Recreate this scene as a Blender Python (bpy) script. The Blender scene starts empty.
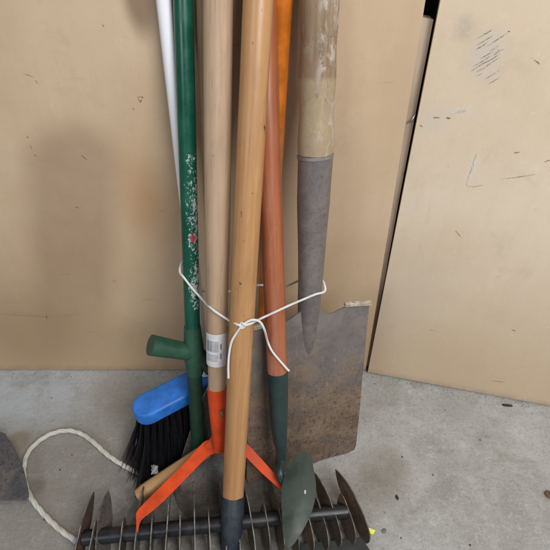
import bpy, bmesh, math, random
from mathutils import Vector, Matrix, noise
random.seed(7)
R = math.radians
scene = bpy.context.scene
col = scene.collection

# ------------------------------------------------------------------ camera
F = 476.3          # focal length in photo pixels (550 wide -> 60 degrees)
PITCH = R(40)
CAM = Vector((0, -0.6, 0.75))
UP = Vector((0, math.sin(PITCH), math.cos(PITCH)))
FW = Vector((0, math.cos(PITCH), -math.sin(PITCH)))
cd = bpy.data.cameras.new('camera'); cam = bpy.data.objects.new('camera', cd); col.objects.link(cam)
cam.location = CAM; cam.rotation_euler = (R(90) - PITCH, 0, 0)
cd.sensor_width = 36; cd.lens = 36 * F / 550; cd.clip_start = .01; cd.clip_end = 200
scene.camera = cam

def ray(px, py):
    return Vector(((px - 275) / F, 0, 0)) + UP * ((275 - py) / F) + FW
def at(px, py, y0, k=0.0):            # measured point on the leaning plane y = y0 + k z
    d = ray(px, py)
    t = (y0 + k * CAM.z - CAM.y) / (d.y - k * d.z)
    return CAM + d * t
def atz(px, py, z=0.0):               # measured point at height z
    d = ray(px, py)
    return CAM + d * ((z - CAM.z) / d.z)

# ------------------------------------------------------------------ object helpers
def tag(o, label=None, cat=None, group=None, kind=None):
    if label: o['label'] = label
    if cat: o['category'] = cat
    if group: o['group'] = group
    if kind: o['kind'] = kind
    return o
def empty(name, loc):
    o = bpy.data.objects.new(name, None); o.location = loc; o.empty_display_size = .03
    col.objects.link(o); return o

class MB:
    """collects geometry; every vertex carries tc, a texture coordinate in metres"""
    def __init__(s): s.v = []; s.tc = []; s.f = []; s.m = []
    def add(s, verts, faces, tcs=None, mi=0):
        b = len(s.v)
        s.v += [Vector(v) for v in verts]
        s.tc += [Vector(t) for t in (tcs if tcs is not None else verts)]
        for f in faces: s.f.append([b + i for i in f]); s.m.append(mi)
    def build(s, name, mats, parent=None, smooth=True, bevel=0, sharp=40):
        base = parent.location if parent is not None and parent.type == 'EMPTY' else Vector((0, 0, 0))
        if parent is not None and parent.type != 'EMPTY':
            base = Vector(parent['_base']) if '_base' in parent else Vector((0, 0, 0))
        off = base
        if parent is None:
            lo = Vector([min(v[i] for v in s.v) for i in range(3)]); hi = Vector([max(v[i] for v in s.v) for i in range(3)])
            off = Vector(((lo.x + hi.x) / 2, (lo.y + hi.y) / 2, lo.z))
        me = bpy.data.meshes.new(name)
        me.from_pydata([v - off for v in s.v], [], s.f)
        a = me.attributes.new('tc', 'FLOAT_VECTOR', 'POINT')
        for i, t in enumerate(s.tc): a.data[i].vector = t
        for mt in (mats if isinstance(mats, (list, tuple)) else [mats]): me.materials.append(mt)
        for i, p in enumerate(me.polygons): p.material_index = s.m[i]
        me.update()
        bm = bmesh.new(); bm.from_mesh(me); bmesh.ops.recalc_face_normals(bm, faces=bm.faces)
        for f in bm.faces: f.smooth = smooth
        for e in bm.edges:
            if len(e.link_faces) == 2 and e.calc_face_angle(0) > R(sharp): e.smooth = False
        bm.to_mesh(me); bm.free()
        o = bpy.data.objects.new(name, me); col.objects.link(o)
        if parent is not None: o.parent = parent
        else: o.location = off
        if bevel:
            b = o.modifiers.new('bevel', 'BEVEL'); b.width = bevel; b.segments = 2; b.limit_method = 'ANGLE'
        return o

def frames(P):
    T = []
    n = len(P)
    for i in range(n):
        t = (P[min(i + 1, n - 1)] - P[max(i - 1, 0)]).normalized(); T.append(t)
    ref = Vector((0, -1, 0)) if abs(T[0].y) < .9 else Vector((0, 0, 1))
    a = (ref - T[0] * ref.dot(T[0])).normalized()
    out = []
    for i in range(n):
        a = (a - T[i] * a.dot(T[i])).normalized()
        out.append((T[i], a, T[i].cross(a)))
    return out
def tube(mb, P, r, n=20, cap=True, mi=0, wob=0, seed=0, flat=1.0, off=0.0):
    P = [Vector(p) for p in P]
    rs = r if isinstance(r, (list, tuple)) else [r] * len(P)
    fr = frames(P); V = []; TC = []; L = off
    for i, p in enumerate(P):
        if i: L += (P[i] - P[i - 1]).length
        t, a, b = fr[i]
        for j in range(n):
            th = 2 * math.pi * j / n
            rr = rs[i]
            if wob: rr *= 1 + wob * noise.noise((math.cos(th) * 1.3 + seed * 7, math.sin(th) * 1.3, L * 14))
            V.append(p + a * (math.cos(th) * rr * flat) + b * (math.sin(th) * rr))
            TC.append((math.cos(th) * rs[i], math.sin(th) * rs[i], L))
    Fc = []
    for i in range(len(P) - 1):
        for j in range(n):
            k = (j + 1) % n
            Fc.append((i * n + j, i * n + k, (i + 1) * n + k, (i + 1) * n + j))
    if cap:
        Fc.append(tuple(range(n))[::-1]); Fc.append(tuple(range((len(P) - 1) * n, len(P) * n)))
    mb.add(V, Fc, TC, mi)
def lerp(a, b, t): return a + (b - a) * t
def line(a, b, n): return [a.lerp(b, i / n) for i in range(n + 1)]
def smooth_path(P, sub=8):           # Catmull-Rom
    P = [Vector(p) for p in P]; out = []
    for i in range(len(P) - 1):
        p0 = P[max(i - 1, 0)]; p1 = P[i]; p2 = P[i + 1]; p3 = P[min(i + 2, len(P) - 1)]
        for s in range(sub):
            t = s / sub
            out.append(.5 * (2 * p1 + (p2 - p0) * t + (2 * p0 - 5 * p1 + 4 * p2 - p3) * t * t + (3 * p1 - p0 - 3 * p2 + p3) * t ** 3))
    out.append(P[-1]); return out
def sheet(mb, G, th, mi=0, rim=None):   # grid of points -> plate with thickness
    nv, nu = len(G), len(G[0])
    N = []
    for i in range(nv):
        row = []
        for j in range(nu):
            du = G[i][min(j + 1, nu - 1)] - G[i][max(j - 1, 0)]
            dv = G[min(i + 1, nv - 1)][j] - G[max(i - 1, 0)][j]
            nn = du.cross(dv)
            if nn.length < 1e-12: nn = Vector((0, -1, .3))
            nn.normalize()
            if nn.y > 0: nn = -nn
            row.append(nn)
        N.append(row)
    V = [G[i][j] for i in range(nv) for j in range(nu)] + [G[i][j] - N[i][j] * th for i in range(nv) for j in range(nu)]
    Fc = []; M = nv * nu; I = lambda i, j: i * nu + j
    for i in range(nv - 1):
        for j in range(nu - 1):
            q = (I(i, j), I(i, j + 1), I(i + 1, j + 1), I(i + 1, j)); Fc.append(q); Fc.append(tuple(x + M for x in q[::-1]))
    mb.add(V, Fc, None, mi)
    b = [I(0, j) for j in range(nu)] + [I(i, nu - 1) for i in range(1, nv)] + [I(nv - 1, j) for j in range(nu - 2, -1, -1)] + [I(i, 0) for i in range(nv - 2, 0, -1)]
    base = len(mb.v) - 2 * M
    for a, c in zip(b, b[1:] + b[:1]):
        mb.f.append([base + a, base + c, base + c + M, base + a + M]); mb.m.append(mi if rim is None else rim)
def plate(mb, pts, nrm, th, mi=0):    # flat polygon with thickness
    n = len(pts); nrm = Vector(nrm).normalized()
    V = [Vector(p) for p in pts] + [Vector(p) - nrm * th for p in pts]
    mb.add(V, [tuple(range(n)), tuple(range(2 * n - 1, n - 1, -1))] + [(i, (i + 1) % n, (i + 1) % n + n, i + n) for i in range(n)], None, mi)
def ribbon(mb, P, W, nrm, th, mi=0):  # flat strip
    P = [Vector(p) for p in P]; V = []; n = len(P)
    for i, p in enumerate(P):
        t = (P[min(i + 1, n - 1)] - P[max(i - 1, 0)]).normalized()
        nn = nrm[i] if isinstance(nrm, list) else nrm
        w = t.cross(nn).normalized(); m = w.cross(t).normalized()
        for a, b in ((1, .5), (-1, .5), (-1, -.5), (1, -.5)): V.append(p + w * (a * W[i] / 2) + m * (b * th))
    Fc = [(0, 1, 2, 3), tuple(4 * (n - 1) + k for k in (3, 2, 1, 0))]
    for i in range(n - 1):
        for k in range(4):
            l = (k + 1) % 4; Fc.append((4 * i + k, 4 * i + l, 4 * i + 4 + l, 4 * i + 4 + k))
    mb.add(V, Fc, None, mi)

# ------------------------------------------------------------------ materials
class NT:
    def __init__(s, name):
        s.m = bpy.data.materials.new(name); s.m.use_nodes = True
        s.t = s.m.node_tree; s.n = s.t.nodes; s.b = s.n['Principled BSDF']
        s.tcn = s.n.new('ShaderNodeAttribute'); s.tcn.attribute_name = 'tc'
    def link(s, a, b): s.t.links.new(a, b)
    def map(s, sc=(1, 1, 1), loc=(0, 0, 0)):
        m = s.n.new('ShaderNodeMapping'); m.inputs['Scale'].default_value = sc; m.inputs['Location'].default_value = loc
        s.link(s.tcn.outputs['Vector'], m.inputs['Vector']); return m.outputs['Vector']
    def noise(s, scale, sc=(1, 1, 1), detail=6, rough=.6, dist=0, loc=(0, 0, 0)):
        x = s.n.new('ShaderNodeTexNoise'); x.inputs['Scale'].default_value = scale; x.inputs['Detail'].default_value = detail
        x.inputs['Roughness'].default_value = rough; x.inputs['Distortion'].default_value = dist
        s.link(s.map(sc, loc), x.inputs['Vector']); return x.outputs['Fac']
    def voro(s, scale, sc=(1, 1, 1)):
        x = s.n.new('ShaderNodeTexVoronoi'); x.inputs['Scale'].default_value = scale
        s.link(s.map(sc), x.inputs['Vector']); return x.outputs['Distance']
    def ramp(s, fac, lo, hi, a=0.0, b=1.0):
        x = s.n.new('ShaderNodeMapRange'); x.interpolation_type = 'SMOOTHSTEP'
        x.inputs['From Min'].default_value = lo; x.inputs['From Max'].default_value = hi
        x.inputs['To Min'].default_value = a; x.inputs['To Max'].default_value = b
        s.link(fac, x.inputs['Value']); return x.outputs['Result']
    def mix(s, fac, a, b, mode='MIX'):
        x = s.n.new('ShaderNodeMix'); x.data_type = 'RGBA'; x.blend_type = mode
        if isinstance(fac, (int, float)): x.inputs['Factor'].default_value = fac
        else: s.link(fac, x.inputs['Factor'])
        for v, k in ((a, 6), (b, 7)):
            if isinstance(v, tuple): x.inputs[k].default_value = (*v, 1)
            else: s.link(v, x.inputs[k])
        return x.outputs[2]
    def math(s, op, a, b=0.0):
        x = s.n.new('ShaderNodeMath'); x.operation = op
        for v, k in ((a, 0), (b, 1)):
            if isinstance(v, (int, float)): x.inputs[k].default_value = v
            else: s.link(v, x.inputs[k])
        return x.outputs[0]
    def axis(s, k):
        x = s.n.new('ShaderNodeSeparateXYZ'); s.link(s.tcn.outputs['Vector'], x.inputs[0]); return x.outputs[k]
    def dist(s, p, sc=(1, 1, 1)):     # distance from a place on the thing
        x = s.n.new('ShaderNodeVectorMath'); x.operation = 'LENGTH'
        m = s.n.new('ShaderNodeVectorMath'); m.operation = 'SUBTRACT'; m.inputs[1].default_value = p
        k = s.n.new('ShaderNodeVectorMath'); k.operation = 'MULTIPLY'; k.inputs[1].default_value = sc
        s.link(s.tcn.outputs['Vector'], m.inputs[0]); s.link(m.outputs[0], k.inputs[0]); s.link(k.outputs[0], x.inputs[0])
        return x.outputs['Value']
    def out(s, color, rough=.5, metal=0.0, bump=None, bs=.3, bd=.001, spec=.5, coat=0):
        for v, k in ((color, 'Base Color'), (rough, 'Roughness'), (metal, 'Metallic')):
            if isinstance(v, tuple): s.b.inputs[k].default_value = (*v, 1)
            elif isinstance(v, (int, float)): s.b.inputs[k].default_value = v
            else: s.link(v, s.b.inputs[k])
        s.b.inputs['Specular IOR Level'].default_value = spec
        if coat: s.b.inputs['Coat Weight'].default_value = coat; s.b.inputs['Coat Roughness'].default_value = .25
        if bump is not None:
            x = s.n.new('ShaderNodeBump'); x.inputs['Strength'].default_value = bs; x.inputs['Distance'].default_value = bd
            s.link(bump, x.inputs['Height']); s.link(x.outputs[0], s.b.inputs['Normal'])
        return s.m

def flat(name, c, rough=.5, metal=0, var=.25, scale=60, bs=.2, spec=.5):
    t = NT(name); n = t.noise(scale); n2 = t.noise(scale * 7)
    c2 = tuple(x * (1 - var) for x in c); c3 = tuple(min(1, x * (1 + var)) for x in c)
    return t.out(t.mix(t.ramp(n, .3, .7), c2, c3), t.ramp(n, .3, .7, rough * .85, min(1, rough * 1.2)), metal, n2, bs, .0006, spec)

def wood(name, light, dark, rough=.42, grain=1.0, worn=None, spec=.4, dirt=.35, mark=None):
    t = NT(name)
    g = t.noise(1, (120, 120, 5), 5, .6, .4); g2 = t.noise(1, (420, 420, 16), 3, .6); big = t.noise(1, (18, 18, 4), 4, .6, .8)
    c = t.mix(t.ramp(g, .35, .68, 0, grain), light, dark)
    c = t.mix(t.ramp(big, .42, .72, 0, .5), c, tuple(x * .72 for x in dark))
    c = t.mix(t.ramp(g2, .58, .72, 0, .45 * grain), c, tuple(x * .45 for x in dark))
    sp = t.noise(1, (90, 90, 55), 3, .5, 0, (3, 1, 7))
    c = t.mix(t.ramp(sp, .70, .76, 0, dirt * 1.6), c, (.05, .03, .02))
    sc = t.noise(1, (300, 300, 40), 4, .7, .5, (9, 2, 4))
    c = t.mix(t.ramp(sc, .70, .78, 0, .5), c, (.62, .52, .42))
    wr = t.noise(1, (40, 40, 12), 6, .7, .6, (5, 7, 2)); c = t.mix(t.ramp(wr, .55, .72, 0, .28), c, tuple(min(1, x * 1.2 + .05) for x in light)); c = t.mix(t.ramp(wr, .44, .30, 0, .35), c, tuple(x * .62 for x in dark))
    sk_ = t.noise(1, (130, 130, 3), 4, .6, .2, (8, 8, 0)); c = t.mix(t.ramp(sk_, .66, .71, 0, .35), c, tuple(x * .4 for x in dark))
    if worn: c = worn(t, c)
    if mark: c = mark(t, c)
    return t.out(c, t.ramp(g, .3, .7, rough * .9, rough * 1.3), 0, t.math('ADD', g, t.math('MULTIPLY', g2, .5)), .12, .0008, spec)

def metal_rust(name, base, rust, dark, z_lo=None, z_hi=None, rough=.62, metal=.35, speck=1.0):
    t = NT(name)
    n = t.noise(24, detail=9, rough=.7, dist=.6); f = t.noise(170, detail=7, rough=.75); p = t.noise(330, detail=4, rough=.7); big = t.noise(9, detail=5, rough=.6)
    st = t.noise(1, (150, 150, 9), 6, .7, .5, (3, 3, 3)); st2 = t.noise(1, (26, 26, 60), 7, .72, .8, (6, 2, 3)); ff = t.noise(430, detail=5, rough=.75, loc=(1, 9, 4))
    c = t.mix(t.ramp(n, .34, .68), tuple(x * .78 for x in base), tuple(x * 1.18 for x in base))
    m = t.math('ADD', n, t.math('MULTIPLY', big, .5)); k = speck
    if z_lo is not None:
        g = t.ramp(t.axis(2), z_lo, z_hi, 1, 0)
        m = t.math('ADD', m, t.math('MULTIPLY', g, .34)); m = t.math('SUBTRACT', m, .10)
        k = t.math('ADD', t.math('MULTIPLY', g, .95), .12)
    M = lambda x: t.math('MULTIPLY', x, k)
    c = t.mix(t.ramp(m, .66, .98), c, t.mix(t.ramp(n, .36, .62), rust, tuple(x * 1.55 for x in rust)))
    c = t.mix(t.ramp(st, .56, .70, 0, .38), c, tuple(min(1, x * 1.5 + .03) for x in base))
    c = t.mix(t.ramp(st2, .56, .68, 0, .35), c, tuple(x * .62 for x in base))
    c = t.mix(M(t.ramp(st2, .44, .33, 0, .6)), c, dark)
    c = t.mix(M(t.ramp(f, .53, .66, 0, .85)), c, dark); c = t.mix(M(t.ramp(f, .44, .33, 0, .5)), c, tuple(x * 1.5 for x in base))
    c = t.mix(M(t.ramp(ff, .54, .68, 0, .6)), c, tuple(x * .6 for x in dark))
    c = t.mix(M(t.ramp(ff, .42, .32, 0, .5)), c, (.40, .35, .31))
    c = t.mix(t.ramp(t.noise(90, detail=6, rough=.75, loc=(4, 2, 2)), .66, .74, 0, .55), c, (.42, .39, .36))
    return t.out(c, t.ramp(n, .3, .7, rough * .8, min(1, rough * 1.2)), metal, t.math('ADD', t.math('MULTIPLY', f, .6), n), .28, .0009, .45)

def enamel(name, c, rough=.35, chips=.0, chipcol=(.55, .55, .52), z=None, extra=None):
    t = NT(name)
    n = t.noise(40, detail=5); f = t.noise(260, detail=5, rough=.7)
    k = t.mix(t.ramp(n, .3, .7), tuple(x * .75 for x in c), tuple(min(1, x * 1.15) for x in c))
    sc_ = t.noise(1, (150, 150, 25), 6, .75, .6, (4, 1, 6)); k = t.mix(t.ramp(sc_, .62, .74, 0, .3), k, tuple(x * .45 + .02 for x in c))
    k = t.mix(t.ramp(f, .62, .74, 0, .3), k, tuple(min(1, x * .4 + .1) for x in c))
    if chips:
        ch = t.noise(230, detail=6, rough=.75, dist=.3, loc=(2, 5, 1)); b = t.noise(55, detail=3, loc=(7, 0, 0))
        s = t.math('ADD', ch, t.math('MULTIPLY', b, .7))
        if z:
            lo = t.ramp(t.axis(2), z[0] - .006, z[0] + .006); hi = t.ramp(t.axis(2), z[1] - .03, z[1] + .03, 1, 0)
            s = t.math('MULTIPLY', s, t.math('MULTIPLY', lo, hi))
        k = t.mix(t.ramp(s, .93 - chips * .2, 1.02 - chips * .2, 0, .9), k, chipcol)
    if extra: k = extra(t, k)
    return t.out(k, t.ramp(n, .3, .7, rough * .8, rough * 1.3), 0, f, .12, .0005, .5)

# ------------------------------------------------------------------ tool lean planes  y = y0 + k z
FRONT = (-.31, .39); SPADE = (-.198, .26); RED = (-.27, .375); ORANGE = (-.10, .13)
WEED = (-.262, .342); GREEN = (-.203, .282); WHITE = (-.17, .248); SHOV = (-.262, .55)

# ------------------------------------------------------------------ floor and boards
t = NT('concrete')
n1 = t.noise(3.2, detail=8, rough=.62, dist=.5); n2 = t.noise(17, detail=9, rough=.68, dist=.6); n3 = t.noise(120, detail=6, rough=.7)
tr = t.noise(1, (46, 80, 40), 9, .78, 1.6); n4 = t.noise(420, detail=3)
c = t.mix(t.ramp(n1, .32, .68), (.31, .305, .285), (.42, .42, .405))
c = t.mix(t.ramp(n2, .42, .68, 0, .45), c, (.52, .525, .515))
c = t.mix(t.ramp(tr, .57, .67, 0, .42), c, (.60, .61, .60)); c = t.mix(t.ramp(tr, .42, .33, 0, .35), c, (.25, .245, .23))
c = t.mix(t.ramp(n2, .50, .28, 0, .40), c, (.24, .225, .195))
n5 = t.noise(48, detail=8, rough=.75, dist=.4, loc=(3, 1, 0)); c = t.mix(t.ramp(n5, .52, .68, 0, .4), c, (.26, .25, .225)); c = t.mix(t.ramp(n5, .46, .32, 0, .4), c, (.60, .60, .59))
c = t.mix(t.ramp(n3, .58, .72, 0, .5), c, (.19, .18, .16)); n6 = t.noise(260, detail=4, rough=.7); c = t.mix(t.ramp(n6, .56, .70, 0, .35), c, (.22, .21, .19)); c = t.mix(t.ramp(n6, .44, .32, 0, .45), c, (.62, .62, .60)); n7 = t.noise(170, detail=6, rough=.8, dist=.3, loc=(2, 7, 1)); c = t.mix(t.ramp(n7, .54, .64, 0, .38), c, (.20, .19, .17)); c = t.mix(t.ramp(n7, .42, .33, 0, .4), c, (.60, .60, .58))
c = t.mix(t.ramp(n4, .66, .74, 0, .4), c, (.10, .095, .085))
p0 = atz(20, 398); 
c = t.mix(t.math('MULTIPLY', t.ramp(t.dist(tuple(p0), (1, 1.6, 1)), .05, .2, 1, 0), t.ramp(n2, .35, .6, .3, .75)), c, (.46, .50, .55))
for (qx, qy, rr, cc, am) in ((375, 487, .05, (.15, .115, .08), .4), (330, 500, .07, (.16, .13, .10), .5), (36, 486, .022, (.13, .11, .085), .8), (18, 441, .03, (.25, .18, .10), .75), (120, 395, .09, (.24, .21, .17), .6), (60, 500, .20, (.215, .195, .165), .75), (548, 495, .012, (.12, .07, .04), .95), (190, 515, .20, (.105, .094, .082), 1.0), (280, 525, .15, (.085, .076, .066), 1.0), (160, 440, .14, (.21, .19, .16), .6), (385, 470, .06, (.20, .165, .125), .6), (455, 405, .05, (.30, .30, .29), .5)):  # real stains, with shade under the rake painted in among them
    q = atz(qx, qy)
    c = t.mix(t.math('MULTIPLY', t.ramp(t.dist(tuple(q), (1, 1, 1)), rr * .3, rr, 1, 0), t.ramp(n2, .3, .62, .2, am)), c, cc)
c = t.mix(t.ramp(n7, .55, .66, 0, .2), c, (.13, .12, .105)); c = t.mix(t.ramp(n7, .43, .33, 0, .25), c, (.50, .49, .46))
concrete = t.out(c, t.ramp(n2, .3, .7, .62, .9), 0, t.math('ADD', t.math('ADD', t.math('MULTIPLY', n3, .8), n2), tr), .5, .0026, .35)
mb = MB()
S = 14
mb.add([(-S, -S, 0), (S, -S, 0), (S, S, 0), (-S, S, 0)], [(0, 1, 2, 3)])
fl = mb.build('floor', concrete); tag(fl, 'worn grey concrete floor with trowel marks, stains and painted shade under the rake', 'floor', kind='structure')

def plywood(name, light, dark, extra=None):
    t = NT(name)
    g = t.noise(1, (55, 55, 3.0), 6, .62, .5); b = t.noise(4.5, detail=5, rough=.6, dist=.4); f = t.noise(1, (500, 500, 24), 3, .6)
    s = t.noise(75, detail=6, rough=.7, loc=(1, 2, 3)); s2 = t.noise(14, detail=7, rough=.7, dist=.6, loc=(5, 2, 3)); s3 = t.noise(30, (1, 1, .6), detail=7, rough=.75, dist=.3, loc=(8, 1, 2))
    c = t.mix(t.ramp(b, .30, .70), light, dark)
    c = t.mix(t.ramp(g, .40, .75, 0, .10), c, tuple(x * .78 for x in dark))
    c = t.mix(t.ramp(f, .6, .75, 0, .10), c, tuple(x * .6 for x in dark))
    c = t.mix(t.ramp(s, .66, .76, 0, .35), c, tuple(x * .62 for x in dark))
    c = t.mix(t.ramp(s2, .55, .72, 0, .35), c, tuple(x * .80 for x in dark))
    c = t.mix(t.ramp(s3, .60, .72, 0, .30), c, tuple(min(1, x * 1.18 + .04) for x in light))
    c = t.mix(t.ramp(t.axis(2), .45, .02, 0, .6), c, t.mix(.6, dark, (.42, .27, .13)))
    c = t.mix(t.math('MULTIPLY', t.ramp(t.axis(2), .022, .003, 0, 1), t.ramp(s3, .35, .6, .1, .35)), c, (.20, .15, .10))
    s4 = t.noise(130, detail=6, rough=.75, dist=.4, loc=(6, 6, 3)); s5 = t.noise(1, (90, 90, 18), 7, .75, .9, (2, 9, 4))
    c = t.mix(t.ramp(s4, .58, .70, 0, .22), c, tuple(x * .68 for x in dark)); c = t.mix(t.ramp(s4, .42, .32, 0, .25), c, tuple(min(1, x * 1.12 + .03) for x in light))
    c = t.mix(t.ramp(s5, .58, .70, 0, .22), c, tuple(x * .74 for x in dark))
    if extra: c = extra(t, c)
    return t.out(c, t.ramp(b, .3, .7, .5, .7), 0, t.math('ADD', g, f), .08, .0008, .35)

base = R(-13.3)
RP0 = atz(368, 373.5); RP1 = atz(552, 407.5)
rd = (RP1 - RP0).normalized(); rn = Vector((rd.y, -rd.x, 0)).normalized()
if rn.y > 0: rn = -rn
def atR(px, py, lift=0.0):
    d = ray(px, py); t_ = (RP0 + rn * lift - CAM).dot(rn) / d.dot(rn); return CAM + d * t_
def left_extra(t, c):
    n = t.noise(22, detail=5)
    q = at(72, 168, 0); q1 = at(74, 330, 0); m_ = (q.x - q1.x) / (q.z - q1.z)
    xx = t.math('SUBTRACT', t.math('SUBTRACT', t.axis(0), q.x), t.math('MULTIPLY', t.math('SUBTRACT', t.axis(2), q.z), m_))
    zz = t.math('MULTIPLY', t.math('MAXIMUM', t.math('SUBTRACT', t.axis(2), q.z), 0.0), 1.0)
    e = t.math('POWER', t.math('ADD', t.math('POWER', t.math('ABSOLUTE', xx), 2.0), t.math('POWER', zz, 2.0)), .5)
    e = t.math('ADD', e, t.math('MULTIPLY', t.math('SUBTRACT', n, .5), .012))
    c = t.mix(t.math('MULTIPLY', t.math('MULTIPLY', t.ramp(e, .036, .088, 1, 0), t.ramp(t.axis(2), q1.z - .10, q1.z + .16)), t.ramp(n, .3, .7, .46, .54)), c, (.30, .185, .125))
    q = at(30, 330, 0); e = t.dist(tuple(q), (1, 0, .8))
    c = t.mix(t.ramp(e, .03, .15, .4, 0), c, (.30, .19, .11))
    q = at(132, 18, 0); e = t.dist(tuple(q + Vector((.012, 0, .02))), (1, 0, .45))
    c = t.mix(t.ramp(e, .008, .026, .75, 0), c, (.19, .115, .07))  # soft shadow of tools above, painted into the board colour
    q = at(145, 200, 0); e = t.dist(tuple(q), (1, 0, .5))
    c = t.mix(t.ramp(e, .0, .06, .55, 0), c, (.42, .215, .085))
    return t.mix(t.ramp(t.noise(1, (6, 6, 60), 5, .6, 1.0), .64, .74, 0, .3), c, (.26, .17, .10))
def right_extra(t, c):
    n = t.noise(60, detail=6, rough=.7)
    for (px, py, r_, col_, am, sc) in ((488, 56, .032, (.60, .57, .53), .8, (1, 1, .8)), (462, 111, .018, (.68, .66, .63), .7, (1, 1, 2.6)), (466, 28, .02, (.42, .39, .36), .5, (1, 1, 1)),
                                       (474, 168, .022, (.7, .67, .62), .6, (2.6, 2.6, .8)), (400, 300, .1, (.60, .52, .42), .35, (1, 1, .6)), (435, 118, .03, (.62, .58, .52), .45, (1, 1, 1))):
        q = atR(px, py)
        c = t.mix(t.math('MULTIPLY', t.ramp(t.dist(tuple(q), sc), r_ * .2, r_, 1, 0), t.ramp(n, .35, .6, .15, am)), c, col_)
    return c
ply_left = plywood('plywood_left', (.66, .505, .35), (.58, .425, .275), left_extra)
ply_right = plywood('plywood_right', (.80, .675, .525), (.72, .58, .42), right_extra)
mark_dark = flat('scuff_dark', (.15, .125, .10), .8, 0, .5, 300); mark_brown = flat('scuff_brown', (.30, .21, .13), .8, 0, .4, 300); mark_white = flat('scuff_white', (.66, .63, .58), .8)

def stroke(mb, pts, w, proj, mi):      # a ragged scratch or pencil stroke on a board
    rr = random.Random(int(pts[0][0] * 131 + pts[0][1] * 17))
    Q = []
    for (x0, y0), (x1, y1) in zip(pts, pts[1:]):
        k = max(2, int(math.hypot(x1 - x0, y1 - y0) / 1.1))
        Q += [(lerp(x0, x1, i / k), lerp(y0, y1, i / k)) for i in range(k)]
    Q.append(pts[-1]); n = len(Q)
    P = [proj(x + rr.gauss(0, .10), y + rr.gauss(0, .14), .0005) for x, y in Q]
    L = []
    for i, p in enumerate(P):
        tt = (P[min(i + 1, n - 1)] - P[max(i - 1, 0)]).normalized(); s = tt.cross(Vector((0, 1, 0))).normalized()
        e = min(1, min(i, n - 1 - i) / max(1, n * .25)) * .8 + .2
        ww = w * e * rr.uniform(.35, 1.15); L.append((p + s * ww / 2, p - s * ww / 2))
    for i in range(n - 1):
        if n > 5 and rr.random() < .16: continue
        mb.add([L[i][0], L[i][1], L[i + 1][1], L[i + 1][0]], [(0, 1, 2, 3)], None, mi)
atL = lambda x, y, lift=0.0: at(x, y, -lift)

# left board
e0 = at(425.5, 0, 0); e1 = at(365.2, 374, 0)
ez = lambda z: e1.x + (e0.x - e1.x) * (z - e1.z) / (e0.z - e1.z)
mb = MB(); G0 = [(-1.0, 0, .003), (ez(.003), 0, .003), (ez(1.15), 0, 1.15), (-1.0, 0, 1.15)]
plate(mb, G0, (0, -1, 0), .018)
for pts in (((137, 97), (143, 97), (140.5, 102.5), (137.2, 97)), ((26.5, 136), (28.5, 138)), ((30, 145), (31.5, 149)), ((34.5, 154.5), (36.5, 157)), ((158, 211), (165, 210)), ((81, 155), (87, 160)), ((102, 24), (104, 27)), ((133, 108), (134, 110)), ((75, 207), (79, 208)), ((46, 315), (47, 319)), ((112, 280), (116, 282))):
    pp = []
    for a_, b_ in zip(pts, pts[1:]): pp += [a_, ((a_[0] + b_[0]) / 2, (a_[1] + b_[1]) / 2)]
    stroke(mb, pp + [pts[-1]], .0011, atL, 1)
stroke(mb, [(24, 74), (34, 77)], .0007, atL, 2); stroke(mb, [(35, 80), (38, 84)], .0009, atL, 2)
stroke(mb, [(84, 143), (86, 144.5)], .0012, atL, 3)
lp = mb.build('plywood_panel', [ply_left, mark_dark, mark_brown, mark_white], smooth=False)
tag(lp, 'tan plywood panel standing behind the tied tools, left of the dark gap', 'panel')

# right board
mb = MB()
r0 = atR(440.5, 0); r1 = atR(367.4, 374)
rz = lambda z: r1 + (r0 - r1) * ((z - r1.z) / (r0.z - r1.z))
far = RP0 + rd * 1.1
plate(mb, [rz(.004), Vector((far.x, far.y, .004)), Vector((far.x, far.y, 1.15)), rz(1.15)], rn, .018)
rs = random.Random(3)
for i in range(20):
    cx = 489 + rs.uniform(-9, 9); cy = lerp(33, 80, i / 19) + rs.uniform(-1, 1); L = rs.uniform(3, 9)
    cx += (56 - cy) * .12
    stroke(mb, [(cx - L, cy + L * .62), (cx, cy + rs.uniform(-.6, .6)), (cx + L, cy - L * .62)], rs.uniform(.0003, .0009), atR, 1)
stroke(mb, [(432, 117.5), (436, 117.5), (440, 117.8)], .0020, atR, 1); stroke(mb, [(446, 117.5), (448.5, 118), (451, 118)], .0020, atR, 1)
stroke(mb, [(451, 113.5), (458, 112), (468, 110)], .0035, atR, 3)
stroke(mb, [(477, 152), (474, 165), (468, 180), (467, 186)], .0022, atR, 3); stroke(mb, [(467, 186), (475, 187), (484, 184.5)], .0008, atR, 2)
stroke(mb, [(501, 179), (512, 178), (526, 176), (538, 174)], .0008, atR, 1)
stroke(mb, [(514, 153), (520, 152)], .0022, atR, 2); stroke(mb, [(508, 31), (510, 32)], .002, atR, 1)
stroke(mb, [(492, 381), (498, 381.5), (505, 382.5)], .0016, atR, 2); stroke(mb, [(532, 58), (540, 64)], .0012, atR, 2); stroke(mb, [(545, 162), (550, 160)], .0018, atR, 2)
stroke(mb, [(420, 125), (423, 127)], .001, atR, 1); stroke(mb, [(470, 380), (475, 380.5)], .002, atR, 3)
stroke(mb, [(455, 230), (462, 238)], .0008, atR, 2); stroke(mb, [(485, 280), (502, 276)], .0012, atR, 3); stroke(mb, [(512, 330), (516, 331)], .0014, atR, 1); stroke(mb, [(430, 330), (436, 331)], .001, atR, 2)
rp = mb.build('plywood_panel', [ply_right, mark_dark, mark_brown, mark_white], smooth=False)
tag(rp, 'pale scuffed plywood panel with hatched pencil marks, right of the dark gap', 'panel')

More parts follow.
